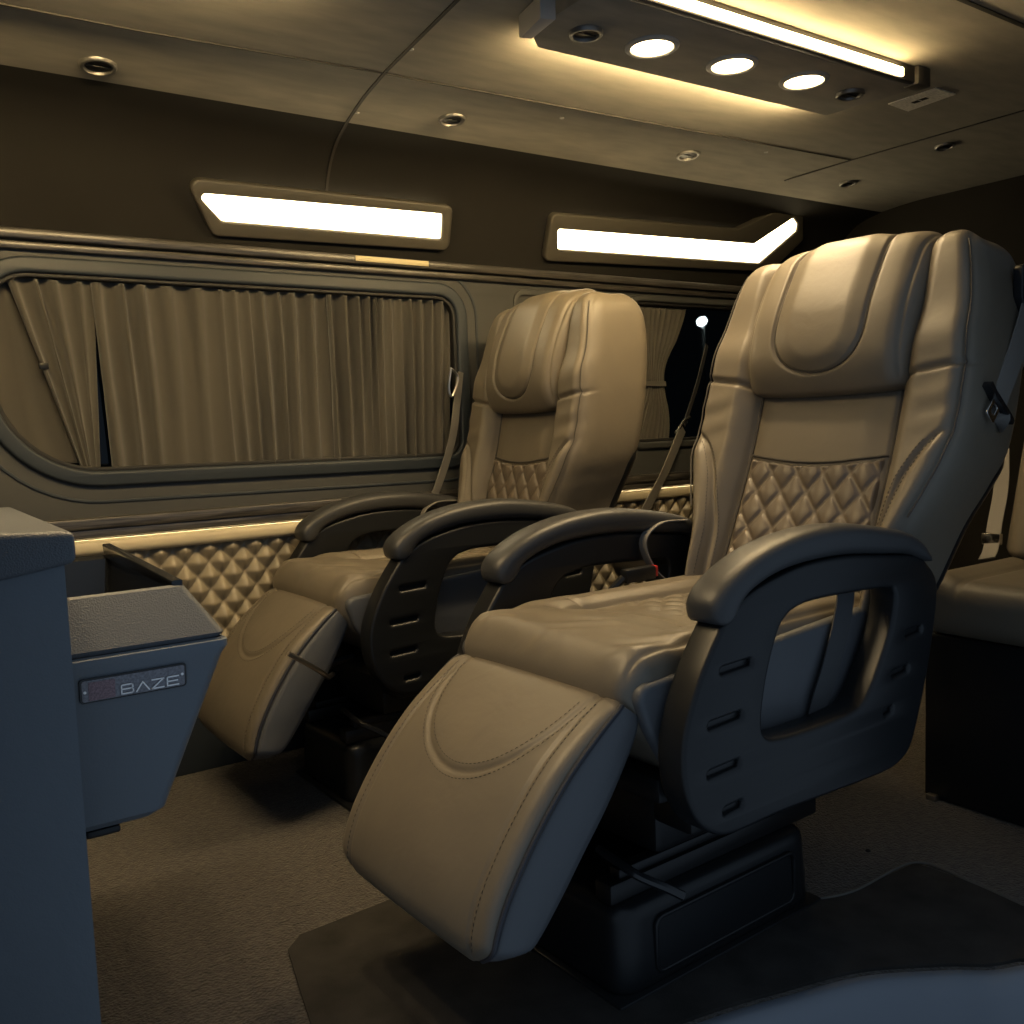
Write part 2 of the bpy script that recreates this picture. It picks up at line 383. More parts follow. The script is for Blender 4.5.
def build_headrest(root):
    V, F, h = rgrid(2, 1, 2, (.22, .10, .95), (120, 130, 16))
    t = np.clip(V[:, 1]+.5, .001, .999); hw = .196+.010*np.sin(PI*t)-.010*sstep(t, .8, 1); b = V[:, 0]*hw; k = (V[:, 2]+1)/2
    fa, fz = HF(t); ra, rz = HR(t); e = 1e-3; a2, z2 = HF(t+e); a1, z1 = HF(t-e); L = np.hypot(a2-a1, z2-z1); nx, nz = -(z2-z1)/L, (a2-a1)/L
    ab = np.abs(b)
    # U seam: two uprights joined by a round bottom
    cz = .46; ru = .112
    du = np.where(t > cz, ab-ru+.012*sstep(t, .8, 1), np.hypot(ab, (cz-t)*.46)-ru)
    D = groove(du, .0045, .009)+.010*sstep(-du, 0, .05)+groove(ab-.186, .004, .006)*sstep(t, .1, .2)-.018*(ab/.2)**4
    w = np.clip(k*2-1, 0, 1)**1.5
    P = np.stack([ra+(fa-ra)*k+nx*D*w, b, rz+(fz-rz)*k+nz*D*w], -1)
    hd = mesh('headrest', P, F, LEATHER, root)
    s = MB()
    def hp(bb, tt, off):
        fa, fz = HF(tt); a2, z2 = HF(tt+e); a1, z1 = HF(tt-e); L = np.hypot(a2-a1, z2-z1)
        return np.stack([fa-(z2-z1)/L*off, bb, fz+(a2-a1)/L*off], -1)
    th = np.linspace(0, PI, 40); bb = np.r_[np.full(30, ru), ru*np.cos(th), np.full(30, -ru)]
    tt = np.r_[np.linspace(.98, cz, 30), cz-ru/.46*np.sin(th), np.linspace(cz, .98, 30)]
    s.tube(hp(bb, tt, -.0075-.018*(bb/.2)**4), .0022, 6)
    s.build('seam_piping', THREAD, hd)
    for sg in (-1, 1):   # side cheeks behind the pillow
        V, F, hh = rgrid(.12, .085, .26, (.05, .042, .10), (16, 14, 30))
        q = V.copy(); sh = np.interp(q[:, 2], [-.13, .13], [0, .075])
        P = np.stack([.60+q[:, 0]+sh, sg*.235+q[:, 1], 1.285+q[:, 2]], -1); 
        mesh('headrest_cheek', P, F, LEATHER, root)
    return hd
def build_cushion(root):
    a0, a1, hb, z0, z1 = -.415, .36, .258, .405, .648
    V, F, h = rgrid(a1-a0, 2*hb, z1-z0, (.06, .045, .05), (130, 110, 34))
    P = V+np.array([(a0+a1)/2, 0, (z0+z1)/2]); a, b = P[:, 0], P[:, 1]; top = sstep(P[:, 2], z1-.06, z1-.005); ab = np.abs(b)
    inn = .155-.02*sstep(a, -.1, .2)
    fr = -.20+.05*np.cos(ab/.16*PI/2)         # seam across behind the front roll
    d = .022*sstep(ab, inn-.01, inn+.04)*sstep(a, -.30, -.12)*(1-.5*sstep(ab, .22, .258))
    d += .018*sstep(-a, .10, .26)*(1-sstep(-a, .36, .43))
    d += groove(ab-inn, .006, .010)*sstep(a, -.24, -.16)
    d += np.where(ab < .2, groove(a-(fr+.06), .006, .006), 0)
    d += groove(ab-.236, .004, .005)
    p = a/.075+b/.066; q = a/.075-b/.066; puff = np.abs(np.sin(PI*p)*np.sin(PI*q))**.4
    d += .008*(puff-.4)*sstep(a, -.06, -.03)*sstep(inn-ab, .0, .02)
    d += .0022*np.sin(a*60+b*40+2*np.sin(b*30))*sstep(-a, .15, .25)
    P[:, 2] += d*top
    # lower front edge tucks back
    fz = sstep(z1-P[:, 2], .06, .24); P[:, 0] += .13*fz*sstep(-a, .1, .43)
    P[:, 1] *= 1-.05*fz
    c = mesh('seat_cushion', P, F, LEATHER, root)
    # charcoal side panels over the flanks of the cushion
    for s in (-1, 1):
        poly = round_poly([(-.408, .612), (.34, .655), (.34, .40), (-.25, .385), (-.315, .43), (-.375, .53)], [.025, .02, .02, .03, .06, .06])
        V, F = plate(None, [poly], s*.252, .03, .011, None); mesh('cushion_side_panel', V, F, LEATHER_DARK, c, True, .6)
    for s in (-1, 1):
        st = MB()
        for dx in (0, .012):
            pth = smooth_path([(-.30+dx, s*.271, .64), (-.315+dx, s*.271, .58), (-.285+dx, s*.271, .47), (-.265+dx, s*.271, .41)], 40)
            d = dashes(pth, (0, s, 0)); st.add(d.v, d.f)
        st.build('stitching', THREAD, c)
    return c
FF = curve_fn([(0, -.412, .590), (.10, -.458, .570), (.30, -.549, .506), (.50, -.622, .428), (.70, -.682, .340), (.88, -.708, .270), (1, -.704, .222)])
FR = curve_fn([(0, -.375, .562), (.10, -.395, .510), (.30, -.450, .425), (.50, -.508, .355), (.70, -.566, .287), (.88, -.614, .240), (1, -.660, .214)])
FHW = .245
def foot_pt(b, t, k, D=0):
    fa, fz = FF(t); ra, rz = FR(t); e = 1e-3; a2, z2 = FF(t+e); a1, z1 = FF(t-e); L = np.hypot(a2-a1, z2-z1)
    nx, nz = (z2-z1)/L, -(a2-a1)/L
    return np.stack([ra+(fa-ra)*k+nx*D, b, rz+(fz-rz)*k+nz*D], -1)
def build_footrest(root):
    V, F, h = rgrid(2, 1, 2, (.10, .05, .35), (110, 120, 14))
    t = np.clip(V[:, 1]+.5, .001, .999); b = V[:, 0]*FHW; k = (V[:, 2]+1)/2; ab = np.abs(b)
    # rounded lower corners
    low = sstep(t, .86, 1.0); b = b*(1-.16*low**2); b = b*(1-.02*sstep(.06-t, 0, .06)); ab = np.abs(b)
    w = np.clip(k*2-1, 0, 1)**2
    s = t*.48
    du = np.hypot(b/.19, (t-.02)/.42)-1
    D = groove(du*.15, .0035, .0045)*(t < .46)+groove(ab-.198, .0035, .004)+.006*(1-(ab/FHW)**2)
    P = foot_pt(b, t, k, D*w)
    f = mesh('footrest', P, F, LEATHER, root)
    # darker side gussets and piping
    for s in (-1, 1):
        tt = np.linspace(.02, .97, 60); bw = FHW*(1-.16*sstep(tt, .86, 1.0)**2)*(1-.02*sstep(.06-tt, 0, .06))
        G = []
        for kk in np.linspace(.05, .80, 8):
            bul = .0045+.006*math.sin(PI*(kk-.05)/.75); G.append(foot_pt(s*(bw+bul-.0015), tt, np.full(60, kk)))
        G = [foot_pt(s*(bw-.01), tt, np.full(60, .05))]+G+[foot_pt(s*(bw-.01), tt, np.full(60, .80))]
        G = np.array(G); n = 60
        mesh('side_gusset', G.reshape(-1, 3), [(i*n+j, (i+1)*n+j, (i+1)*n+j+1, i*n+j+1) for i in range(len(G)-1) for j in range(n-1)], LEATHER_DARK, f)
        MB().tube(foot_pt(s*(bw+.001), tt, np.full(60, .86)), .0042, 8).build('piping', PIPING, f)
    th = np.linspace(PI*.04, PI*.96, 90); bb = .19*np.cos(th); tt = .02+.42*np.sin(th)
    for o in (.94, 1.06):
        dashes(foot_pt(bb*o, tt*o, np.ones(90), .0062), (-.7, 0, .7), .0008).build('stitching', THREAD, f)
    for s in (-1, 1):
        tt = np.linspace(.06, .95, 80)
        dashes(foot_pt(np.full(80, s*.206), tt, np.ones(80), .002), (-.7, 0, .7), .0008).build('stitching', THREAD, f)
    # hinge arms that carry the footrest
    for s in (-1, 1):
        MB().tube(smooth_path([(-.50, s*.12, .345), (-.40, s*.12, .40), (-.28, s*.12, .40)], 10), .012, 8).build('hinge_arm', DSTEEL, f)
    return f
ARM_OUT = [(-.248, .722), (-.285, .672), (-.315, .625), (-.345, .560), (-.356, .505), (-.350, .445), (-.325, .390), (-.285, .355), (-.235, .342), (-.11, .342), (.05, .335), (.21, .330), (.27, .338), (.31, .362), (.34, .42), (.372, .50), (.395, .58), (.41, .65), (.408, .70), (.375, .735), (.335, .757), (.22, .772), (.09, .785), (-.03, .785), (-.115, .772), (-.19, .752)]
ARM_HOLE = [(-.088, .704), (-.115, .685), (-.138, .645), (-.160, .585), (-.172, .520), (-.160, .492), (-.12, .480), (-.02, .476), (.09, .479), (.135, .488), (.165, .515), (.195, .555), (.235, .62), (.252, .672), (.248, .694), (.225, .705), (.10, .712), (-.03, .714)]
def build_arm(root, s):
    def cl(P, n): 
        S = smooth_path(P+[P[0]], n); return [tuple(x) for x in S[:-1]]
    outl = [(x*1.05 if x < 0 else x, z) for x, z in cl(ARM_OUT, 110)]; hole = cl(ARM_HOLE, 80)
    slots = [slot(x, z, L-.010, .0115, math.radians(a), 5) for x, z, L, a in
             [(-.238, .632, .090, 2), (-.268, .545, .095, 2), (-.274, .462, .090, 2), (-.252, .388, .058, 3), (.318, .602, .070, 4), (.268, .528, .070, 4), (.225, .455, .040, 8)]]
    core = plate(None, [outl, hole]+slots, s*.308, .062, .009, None, 4)
    inner = [(x*.94+.0015, (z-.55)*.94+.55) for x, z in outl]
    hc = np.mean(np.array(hole), 0); hole2 = [(hc[0]+(x-hc[0])*1.08, hc[1]+(z-hc[1])*1.12) for x, z in hole]
    face = plate(None, [inner, hole2], s*.306, .044, .002, None)
    mb = MB(); mb.add(*core); mb.add(*face)
    arm = mb.build('armrest_panel', BLACK, root, True, .5)
    # padded top: rounded section swept along the arch
    top = smooth_path([(-.302, .712), (-.28, .762), (-.21, .805), (-.12, .832), (-.02, .845), (.09, .845), (.21, .829), (.32, .803), (.392, .752)], 60)
    bot = smooth_path([(-.235, .706), (-.222, .735), (-.19, .757), (-.115, .778), (-.02, .786), (.09, .785), (.21, .773), (.30, .762), (.372, .735)], 60)
    n = 26; V = []; k = len(top)
    for i in range(k):
        c = (top[i]+bot[i])/2; hh = (top[i]-bot[i])/2; u = i/(k-1)
        en = min(1, .42+(1-.42)*math.sqrt(min(1, min(u, 1-u)/.07)))
        for j in range(n):
            th = 2*PI*j/n; cx = math.copysign(abs(math.cos(th))**.6, math.cos(th)); sx = math.copysign(abs(math.sin(th))**.75, math.sin(th))
            V.append((c[0]+hh[0]*sx*en, s*.305+.044*cx*(.75+.25*en), c[1]+hh[1]*sx*en))
    F = [(i*n+j, i*n+(j+1) % n, (i+1)*n+(j+1) % n, (i+1)*n+j) for i in range(k-1) for j in range(n)]
    F += [tuple(range(n)), tuple((k-1)*n+j for j in range(n))]
    mesh('arm_pad', V, F, BLACK_SOFT, arm, True, 1.2)
    return arm
def build_seat(name):
    root = empty(name)
    build_backrest(root); build_headrest(root); build_cushion(root); build_footrest(root)
    for s in (-1, 1): build_arm(root, s)
    # floor pedestal with a recessed panel
    V, F, h = rgrid(.56, .35, .178, (.05, .04, .02), (30, 22, 14)); P = V+np.array([-.09, 0, .089])
    P[:, 1] *= 1+.05*(1-P[:, 2]/.178); P[:, 0] = (P[:, 0]+.09)*(1+.03*(1-P[:, 2]/.178))-.09
    ped = mesh('pedestal', P, F, BLACK, root)
    MB().box((-.09, 0, .006), (.60, .385, .012), .005).build('foot_flange', BLACK, ped)
    for s in (-1, 1):
        o = round_poly([(-.29, .028), (.13, .028), (.13, .142), (-.29, .142)], .022); i = round_poly([(-.282, .036), (.122, .036), (.122, .134), (-.282, .134)], .016)
        V, F = plate(None, [o, i], s*.1795, .012, .0035, None); mesh('panel_rim', V, F, BLACK, ped, True, .5)
    rail = MB()
    for s in (-1, 1): rail.box((-.06, s*.13, .196), (.62, .045, .04), .006); rail.box((-.06, s*.13, .224), (.56, .028, .02), .004)
    rail.build('slide_rail', DSTEEL, root)
    fr = MB()
    fr.box((-.02, 0, .31), (.46, .30, .16), .02); fr.box((-.02, 0, .40), (.60, .46, .05), .012)
    for s in (-1, 1): fr.box((-.20, s*.19, .345), (.10, .10, .09), .012); fr.box((.24, s*.235, .44), (.14, .05, .28), .015)
    fr.build('seat_frame', DSTEEL, root)
    MB().tube(smooth_path([(-.35, -.10, .262), (-.352, -.16, .256), (-.345, -.20, .246), (-.31, -.23, .225), (-.285, -.25, .208)], 16), .0085, 8).build('slide_lever', BLACK_GLOSS, root)
    # red-buttoned buckle on a stalk at the far side, belt tongue and guide at the near shoulder
    bk = MB().box((.10, .235, .688), (.10, .026, .034), .006).tube([(.05, .235, .685), (.0, .25, .64)], .010, 8).build('belt_buckle', BLACK, root)
    bk2 = MB().box((.153, .235, .690), (.010, .020, .026), .002).build('release_button', RED, bk)
    tag(bk2, 'red release button')
    loop = smooth_path([(.30, .262, .80), (.20, .262, .80), (.145, .262, .76), (.17, .256, .69), (.23, .25, .64), (.25, .25, .60)], 30)
    MB().ribbon(loop, (0, 1, 0), .024, .003).build('lap_belt', BELT, root)
    g = round_poly([(.775, 1.22), (.82, 1.22), (.86, 1.36), (.82, 1.385), (.735, 1.37), (.735, 1.30)], .012)
    gi = round_poly([(.785, 1.25), (.81, 1.25), (.838, 1.345), (.815, 1.36), (.755, 1.35), (.755, 1.31)], .008)
    gp = plate(None, [g, gi], -.345, .024, .005, None); guide = mesh('belt_guide', *gp, BLACK, root, True, .5)
    sb = MB().ribbon(smooth_path([(.80, -.336, 1.33), (.775, -.352, 1.28), (.70, -.358, 1.17), (.625, -.360, 1.075), (.60, -.362, 1.040), (.625, -.352, 1.03), (.68, -.345, 1.08), (.75, -.343, 1.18)], 60), (.80, -.05, -.6), .062, .0035).build('shoulder_belt', BELT, root)
    tg = MB().ribbon([(.545, -.372, 1.105), (.565, -.372, 1.085), (.63, -.372, 1.035), (.645, -.372, 1.02)], (0, 1, 0), .020, .012).build('belt_tongue', BLACK_GLOSS, sb)
    pl = plate(None, [round_poly([(.535, 1.045), (.565, 1.02), (.60, 1.055), (.57, 1.08)], .006), round_poly([(.553, 1.047), (.566, 1.036), (.582, 1.053), (.569, 1.064)], .003)], -.374, .005, .001, None)
    tag(mesh('tongue_plate', *pl, CHROME, tg, True, .5), 'steel tongue plate with square hole')
    lb = MB().ribbon(smooth_path([(.19, -.268, .74), (.17, -.274, .66), (.12, -.279, .56), (.08, -.279, .49), (.06, -.276, .43)], 26), (1, 0, .2), .055, .003).build('lap_belt', BELT_DARK, root)
    return root
seat = build_seat('captain_seat')
seat.location = (1.40, 1.41, 0); seat.rotation_euler.z = math.radians(2.5)
tag(seat, 'large taupe reclining captain seat nearest the camera, on a black pedestal beside the step', 'seat', 'reclining captain seats')
def set_back(st, mtx):
    for ch in st.children:
        if ch.name.split('.')[0] in ('backrest', 'headrest', 'headrest_cheek'): ch.matrix_basis = mtx
seat2 = copy_tree(seat, skip=('shoulder_belt', 'belt_guide')); seat2.location = (1.40, 2.53, 0); seat2.rotation_euler.z = math.radians(1)
# the far seat's back is set a little more upright
piv = Vector((.34, 0, .56)); TR = Matrix.Translation
set_back(seat2, TR(piv+Vector((-.012, 0, -.014))) @ Matrix.Rotation(math.radians(-7), 4, 'Y') @ Matrix.Diagonal((1, .94, 1, 1)) @ TR(-piv))
piv = Vector((.45, 0, .56)); set_back(seat, TR(piv+Vector((0, -.016, .004))) @ Matrix.Rotation(math.radians(3), 4, 'Z') @ Matrix.Diagonal((1, 1.05, 1, 1)) @ TR(-piv))
hinge = Vector((-.40, 0, .60))
for ch in seat2.children:
    if ch.name.startswith('footrest'): ch.matrix_basis = TR(hinge) @ Matrix.Rotation(math.radians(-5), 4, 'Y') @ Matrix.Diagonal((.97, .93, .97, 1)) @ TR(-hinge)
lv = MB().tube([(-.58, -.295, .502), (-.50, -.290, .443), (-.46, -.26, .41), (-.42, -.20, .40)], .007, 10)
tag(lv.build('footrest_lever', STEEL, seat2), 'steel footrest lever')
tag(seat2, 'smaller looking taupe captain seat by the wall, under the right end of the long window', 'seat')

# ------------------------------------------------------------------ rear row seats
def rear_seat(name, loc, label, wid=.27, base=True):
    root = empty(name, loc)
    V, F, h = rgrid(2, 1, 2, (.25, .07, .9), (70, 90, 10)); t = V[:, 1]+.5
    fa = np.interp(t, [0, .5, .75, 1], [.40, .50, .55, .60]); fz = np.interp(t, [0, .5, .75, 1], [.60, .93, 1.10, 1.22]); b = V[:, 0]*wid
    ab = np.abs(b)/wid; D = .03*sstep(ab, .55, .75)+groove((ab-.58)*wid, .007, .01)
    k = (V[:, 2]+1)/2; P = np.stack([fa+.15-(.15+D*np.clip(2*k-1, 0, 1))*k, b, fz+.04-.04*k], -1)
    bk = mesh('backrest', P, F, LEATHER, root)
    V, F, h = rgrid(2, 1, 2, (.4, .3, .9), (50, 50, 12)); t = V[:, 1]+.5
    fa = .50+.10*t; P = np.stack([fa+.13-(V[:, 2]+1)/2*(.15+.03*np.sin(PI*t)), V[:, 0]*(.165+.02*np.sin(PI*t)), 1.06+.30*t], -1)
    mesh('headrest', P, F, LEATHER, root)
    V, F, h = rgrid(.56, 2*wid, .15, (.06, .05, .055), (50, 50, 16)); P = V+np.array([.26, 0, .535]); ab = np.abs(P[:, 1])/wid
    P[:, 2] += np.where(P[:, 2] > .55, .015*sstep(ab, .6, .8)+groove((ab-.6)*wid, .006, .008), 0)
    mesh('seat_cushion', P, F, LEATHER, root)
    if base:
        MB().box((.30, 0, .23), (.56, 2*wid-.01, .46), .012).build('seat_base', BLACK, root)
        MB().box((.028, wid-.035, .008), (.05, .03, .016), .004).build('floor_bracket', STEEL, root)
    else:
        MB().box((.32, 0, .30), (.46, .40, .32), .02).box((.32, 0, .07), (.50, .36, .14), .02).build('seat_base', BLACK, root)
    return root
tag(rear_seat('rear_seat', (2.285, 1.135, 0), '', .285), 'taupe rear seat on a tall black box base at the right edge', 'seat', 'rear row seats')
tag(rear_seat('rear_seat', (2.30, 2.42, 0), '', .28, False), 'taupe rear seat beside the tied curtain, only its left shoulder showing', 'seat', 'rear row seats')
# belt of the near rear seat
b = empty('seat_belt', (2.70, 1.36, .60)); tag(b, 'grey belt with steel tongue lying on the rear seat at the right edge', 'seat belt', 'loose seat belts')
MB().ribbon(smooth_path([(.10, .11, .33), (.06, .09, .22), (.0, .075, .12), (-.05, .06, .05), (-.10, .045, .027)], 26), (0, 1, -.15), .045, .003).build('webbing', BELT, b)
MB().box((-.03, .068, .075), (.02, .055, .035), .004).build('belt_tongue', CHROME, b)

# ------------------------------------------------------------------ the setting
WY = 2.95
def struct(o): o['kind'] = 'structure'; return o
# floor (to the curved edge of the step) 
edge = smooth_path([(-1.2, 1.13), (.3, 1.13), (.80, 1.125), (1.11, 1.09), (1.30, 1.045), (1.45, 1.0), (1.58, .922), (1.70, .846), (2.0, .79), (4.0, .80)], 90)
poly = [(x, y) for x, y, in edge]+[(4.0, 3.02), (-1.2, 3.02)]
struct(mesh('floor', *prism_vf(poly, 'z', -.05, 0), CARPET, None, False))
# step: plastic nosing and riser that follow the edge
prof = [(.012, .0), (.0, .0045), (-.012, .002), (-.024, -.010), (-.032, -.03), (-.045, -.10), (-.06, -.17), (-.08, -.19), (-.30, -.195), (-.30, -.215), (.0, -.215), (.012, -.05)]
E2 = np.array(edge); T = np.gradient(E2, axis=0); T /= np.linalg.norm(T, axis=1)[:, None]; Nn = np.stack([-T[:, 1], T[:, 0]], 1)
V = []; F = []; k = len(prof); sel = [i for i in range(len(E2)) if -.2 < E2[i][0] < 2.05]
for i in sel:
    for d, z in prof: q = E2[i]+Nn[i]*d; V.append((q[0], q[1], z))
for i in range(len(sel)-1):
    for j in range(k): F.append((i*k+j, i*k+(j+1) % k, (i+1)*k+(j+1) % k, (i+1)*k+j))
F += [tuple(range(k)), tuple((len(sel)-1)*k+j for j in range(k))]
o = mesh('door_step', V, F, SILL, None, True, .8); struct(o)
# floor mat: black carpet with a sewn edge
P = [at_z(u, v, .006)[:2] for u, v in [(548, 958), (640, 935), (805, 905), (850, 893), (915, 863), (970, 882), (1024, 906)]]
front = [E2[i]+Nn[i]*.022 for i in sel if .82 < E2[i][0] < 1.95]
matpoly = [tuple(p) for p in front]+[(2.0, .93)]+[tuple(P[6]), tuple(P[5]), tuple(P[4]), tuple(P[3]), (1.56, 1.26), (1.50, 1.30), (1.0, 1.45)]+[tuple(at_z(u, v, .006)[:2]) for u, v in [(392, 899), (300, 935), (288, 950), (300, 990), (318, 1045)]]
o = mesh('floor_mat', *prism_vf(matpoly, 'z', .0005, .007), MATM, None, False)
tag(o, 'thin black carpet mat lying between the nearest seat pedestal and the step', 'mat')
bd = [(q[0], q[1], .0075) for q in [P[6], P[5]]]+[(q[0], q[1], .0075) for q in [P[4], P[3]]]+[(1.56, 1.26, .0075)]
MB().tube(np.array(smooth_path(bd, 40)), .0035, 6).build('sewn_edge', mat('mat_binding', (.09, .085, .075), .8), o)
b_ = at_z(868, 851, 0); o = MB().disc((b_[0], b_[1], 0), (0, 0, 1), [(.007, 0), (.006, .004), (.003, .006)], 14).build('floor_plug', BLACK); tag(o, 'tiny round black plug in the carpet behind the mat', 'plug')

# window wall
W1 = round_poly([(.285, .965), (1.80, .952), (1.80, 1.53), (.285, 1.53)], [.30, .055, .075, .12], 12)
W2 = round_poly([(2.655, .965), (3.55, .965), (3.55, 1.555), (2.655, 1.555)], [.04, .05, .05, .06], 10)
o = plate('wall_left', [[(-1.2, .74), (4.0, .74), (4.0, 1.67), (-1.2, 1.67)], W1, W2], WY+.03, .06, .006, PILLAR); struct(o)
o = MB().box((1.4, WY+.03, .38), (5.2, .06, .80)).build('wall_left', PANEL_LOW, None, False); struct(o)
def offset_poly(P, d):
    P = np.array(P); n = len(P); out = []
    A = sum(P[i][0]*P[(i+1) % n][1]-P[(i+1) % n][0]*P[i][1] for i in range(n)); sg = 1 if A > 0 else -1
    for i in range(n):
        t = P[(i+1) % n]-P[i-1]; t /= np.linalg.norm(t)+1e-9; out.append(tuple(P[i]+np.array([t[1], -t[0]])*d*sg))
    return out
win = []
for k, (Wp, fw, dz) in enumerate([(W1, .045, .0), (W2, .030, .0)]):
    root = empty('window_%d' % (k+1), (0, 0, 0)); struct(root)
    fr = plate('window_frame', [offset_poly(Wp, fw), offset_poly(Wp, .0)], WY-.004, .024, .009, PANEL_LOW if k == 0 else PILLAR, root)
    plate('rubber_seal', [offset_poly(Wp, .002), offset_poly(Wp, -.012)], WY+.012, .03, .004, RUBBER, root)
    plate('window_pane', [offset_poly(Wp, .004)], WY+.052, .006, .001, GLASS, root)
    win.append(root)
# body mould line under the long window (outer ring of the moulding)
o = plate('trim_1', [offset_poly(W1, .095), offset_poly(W1, .085)], WY-.0005, .008, .003, PANEL_LOW); struct(o)
# inlay panel on the pillar between the two windows
ip = round_poly([(2.06, 1.20), (2.52, 1.20), (2.52, 1.572), (2.06, 1.572)], .045)
o = plate('trim_2', [ip, offset_poly(ip, -.022)], WY-.002, .014, .004, PILLAR); struct(o)
o = plate('trim_3', [round_poly([(1.85, .84), (2.62, .84), (2.62, .90), (1.85, .90)], .01)], WY-.004, .01, .003, PANEL_LOW); struct(o)
# woodgrain trims above and below the windows
mb = MB(); mb.box((1.4, WY-.014, 1.632), (5.2, .036, .030), .008); mb.box((1.4, WY-.008, 1.602), (5.2, .026, .022), .006); struct(mb.build('trim_4', TRIMWOOD))
mb = MB(); mb.box((1.4, WY-.016, .812), (5.2, .036, .034), .008); mb.box((1.4, WY-.020, .782), (5.2, .012, .026), .003); mb.box((1.4, WY-.008, .787), (5.2, .02, .014), .003); struct(mb.build('trim_5', TRIMWOOD))
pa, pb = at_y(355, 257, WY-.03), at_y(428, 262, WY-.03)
o = MB().box(((pa[0]+pb[0])/2, WY-.0335, 1.634), (pb[0]-pa[0], .003, .018), .001).build('trim_reflection', mat('cream_reflection', (.55, .47, .28), .5)); tag(o, 'painted cream lamp reflection along the dark trim below the left wall lamp', 'painted reflection')  # lamp light reflected by the trim, put in as a pale cream strip
# cream ledge and tufted leather panel
mb = MB(); V, F, h = rgrid(5.2, .05, .045, (.02, .02, .02), (4, 10, 10)); mb.add(V+np.array([1.4, WY-.02, .742]), F); o = mb.build('trim_6', CREAM); struct(o)
o = MB().box((1.4, WY-.009, .7745), (5.2, .008, .004)).build('led_strip', LAMP_LEDGE, None, False); tag(o, 'warm light strip running along the wall under the lower dark trim', 'light strip')
nx, nz = 760, 80; X = np.linspace(.30, 3.10, nx); Z = np.linspace(.34, .722, nz); XX, ZZ = np.meshgrid(X, Z, indexing='ij')
p = ZZ/.088+XX/.074; q = ZZ/.088-XX/.074; tri = lambda v: 1-np.abs(2*(v % 1)-1)
puff = .55*np.minimum(tri(p), tri(q))+.45*np.abs(np.sin(PI*p)*np.sin(PI*q))**.55
YY = WY-.004-.028*puff; G = np.stack([XX, YY, ZZ], -1).reshape(-1, 3)
o = mesh('tufted_panel', G, [(i*nz+j, (i+1)*nz+j, (i+1)*nz+j+1, i*nz+j+1) for i in range(nx-1) for j in range(nz-1)], TUFT)
tag(o, 'tan diamond tufted leather panel on the wall below the cream ledge', 'wall panel')
MB().box((1.7, WY-.012, .172), (2.8, .02, .344), .003).build('kick_panel', PANEL_LOW, o)

# upper wall, ceiling (one lining, two cloths), rear and front walls
UP = [(2.95, 1.64), (2.935, 1.72), (2.915, 1.80), (2.885, 1.865), (2.835, 1.92), (2.76, 1.96), (2.66, 1.985)]
CE = [(2.66, 1.985), (2.55, 1.995), (2.45, 2.0), (2.35, 2.0), (2.2, 2.0), (1.8, 2.0), (1.5, 2.0), (1.38, 2.0), (1.29, 2.0), (1.20, 1.994), (1.10, 1.975), (1.02, 1.93), (.98, 1.88)]
def shell(name, prof, x0, x1, m, t=.03):
    P = smooth_path([(0, a, b) for a, b in prof], 40); V = []; F = []; n = len(P)
    Tn = np.gradient(P[:, 1:], axis=0); Tn /= np.linalg.norm(Tn, axis=1)[:, None]
    for x in (x0, x1):
        for i in range(n): V.append((x, P[i][1], P[i][2]))
        for i in range(n): V.append((x, P[i][1]+Tn[i][1]*t, P[i][2]-Tn[i][0]*t))
    for i in range(n-1):
        F += [(i, i+1, 2*n+i+1, 2*n+i), (n+i, n+i+1, 3*n+i+1, 3*n+i)]
        F += [(i, i+1, n+i+1, n+i), (2*n+i, 2*n+i+1, 3*n+i+1, 3*n+i)]
    F += [(0, n, 3*n, 2*n), (n-1, 2*n-1, 4*n-1, 3*n-1)]
    return struct(mesh(name, V, F, m, None, True, .8))
shell('wall_left', UP, -1.2, 4.0, LINER); shell('ceiling', CE, -1.2, 4.0, SUEDE)
struct(MB().box((4.0, 1.95, 1.0), (.06, 2.2, 2.1)).build('wall_rear', LINER, None, False))
struct(MB().box((-1.2, 1.95, 1.0), (.06, 2.2, 2.1)).build('wall_front', LINER, None, False))
struct(MB().box((3.05, .80, .98), (2.0, .06, 2.0)).build('wall_right', LINER, None, False))
struct(MB().box((-.75, 1.0, .98), (.95, .06, 2.0)).build('wall_right', LINER, None, False))
def ceil_z(y):
    P = smooth_path([(0, a, b) for a, b in CE[::-1]]+[(0, a, b) for a, b in UP[::-1][1:]], 200); return np.interp(y, P[:, 1], P[:, 2])
# panel seams of the lining
SEAM = mat('seam_shadow_gap', (.018, .016, .013), .8)
cp = smooth_path([(0, a, b) for a, b in CE[::-1]]+[(0, a, b) for a, b in UP[::-1][1:]], 90); cp = [q for q in cp if q[1] > 1.2 and q[2] > 1.70]
xs = lambda y: np.interp(y, [1.2, 1.83, 2.28, 2.68, 2.93], [1.13, 1.155, 1.205, 1.27, 1.30])
struct(MB().ribbon([(xs(q[1]), q[1], q[2]-.001) for q in cp], (1, 0, 0), .009, .005).build('trim_7', SEAM))
def ceil_seam(name, pts, w=.006): struct(MB().ribbon([(x, y, float(ceil_z(y))-.001) for x, y in pts], (pts[-1][1]-pts[0][1], -(pts[-1][0]-pts[0][0]), 0), w, .005).build(name, SEAM))
ceil_seam('trim_8', [(-1, 2.36), (.6, 2.33), (1.2, 2.29), (2.2, 2.25), (3.11, 2.21)], .004)
ceil_seam('trim_9', [(3.11, 2.52), (3.11, 2.2), (3.12, 1.7), (3.13, 1.3)], .004)
ceil_seam('trim_10', [(.5, 1.235), (2.0, 1.24), (3.9, 1.25)], .012)
scr = [at_z(u, v, 2.0) for u, v in [(411, 49), (357, 110), (562, 118), (766, 152)]]
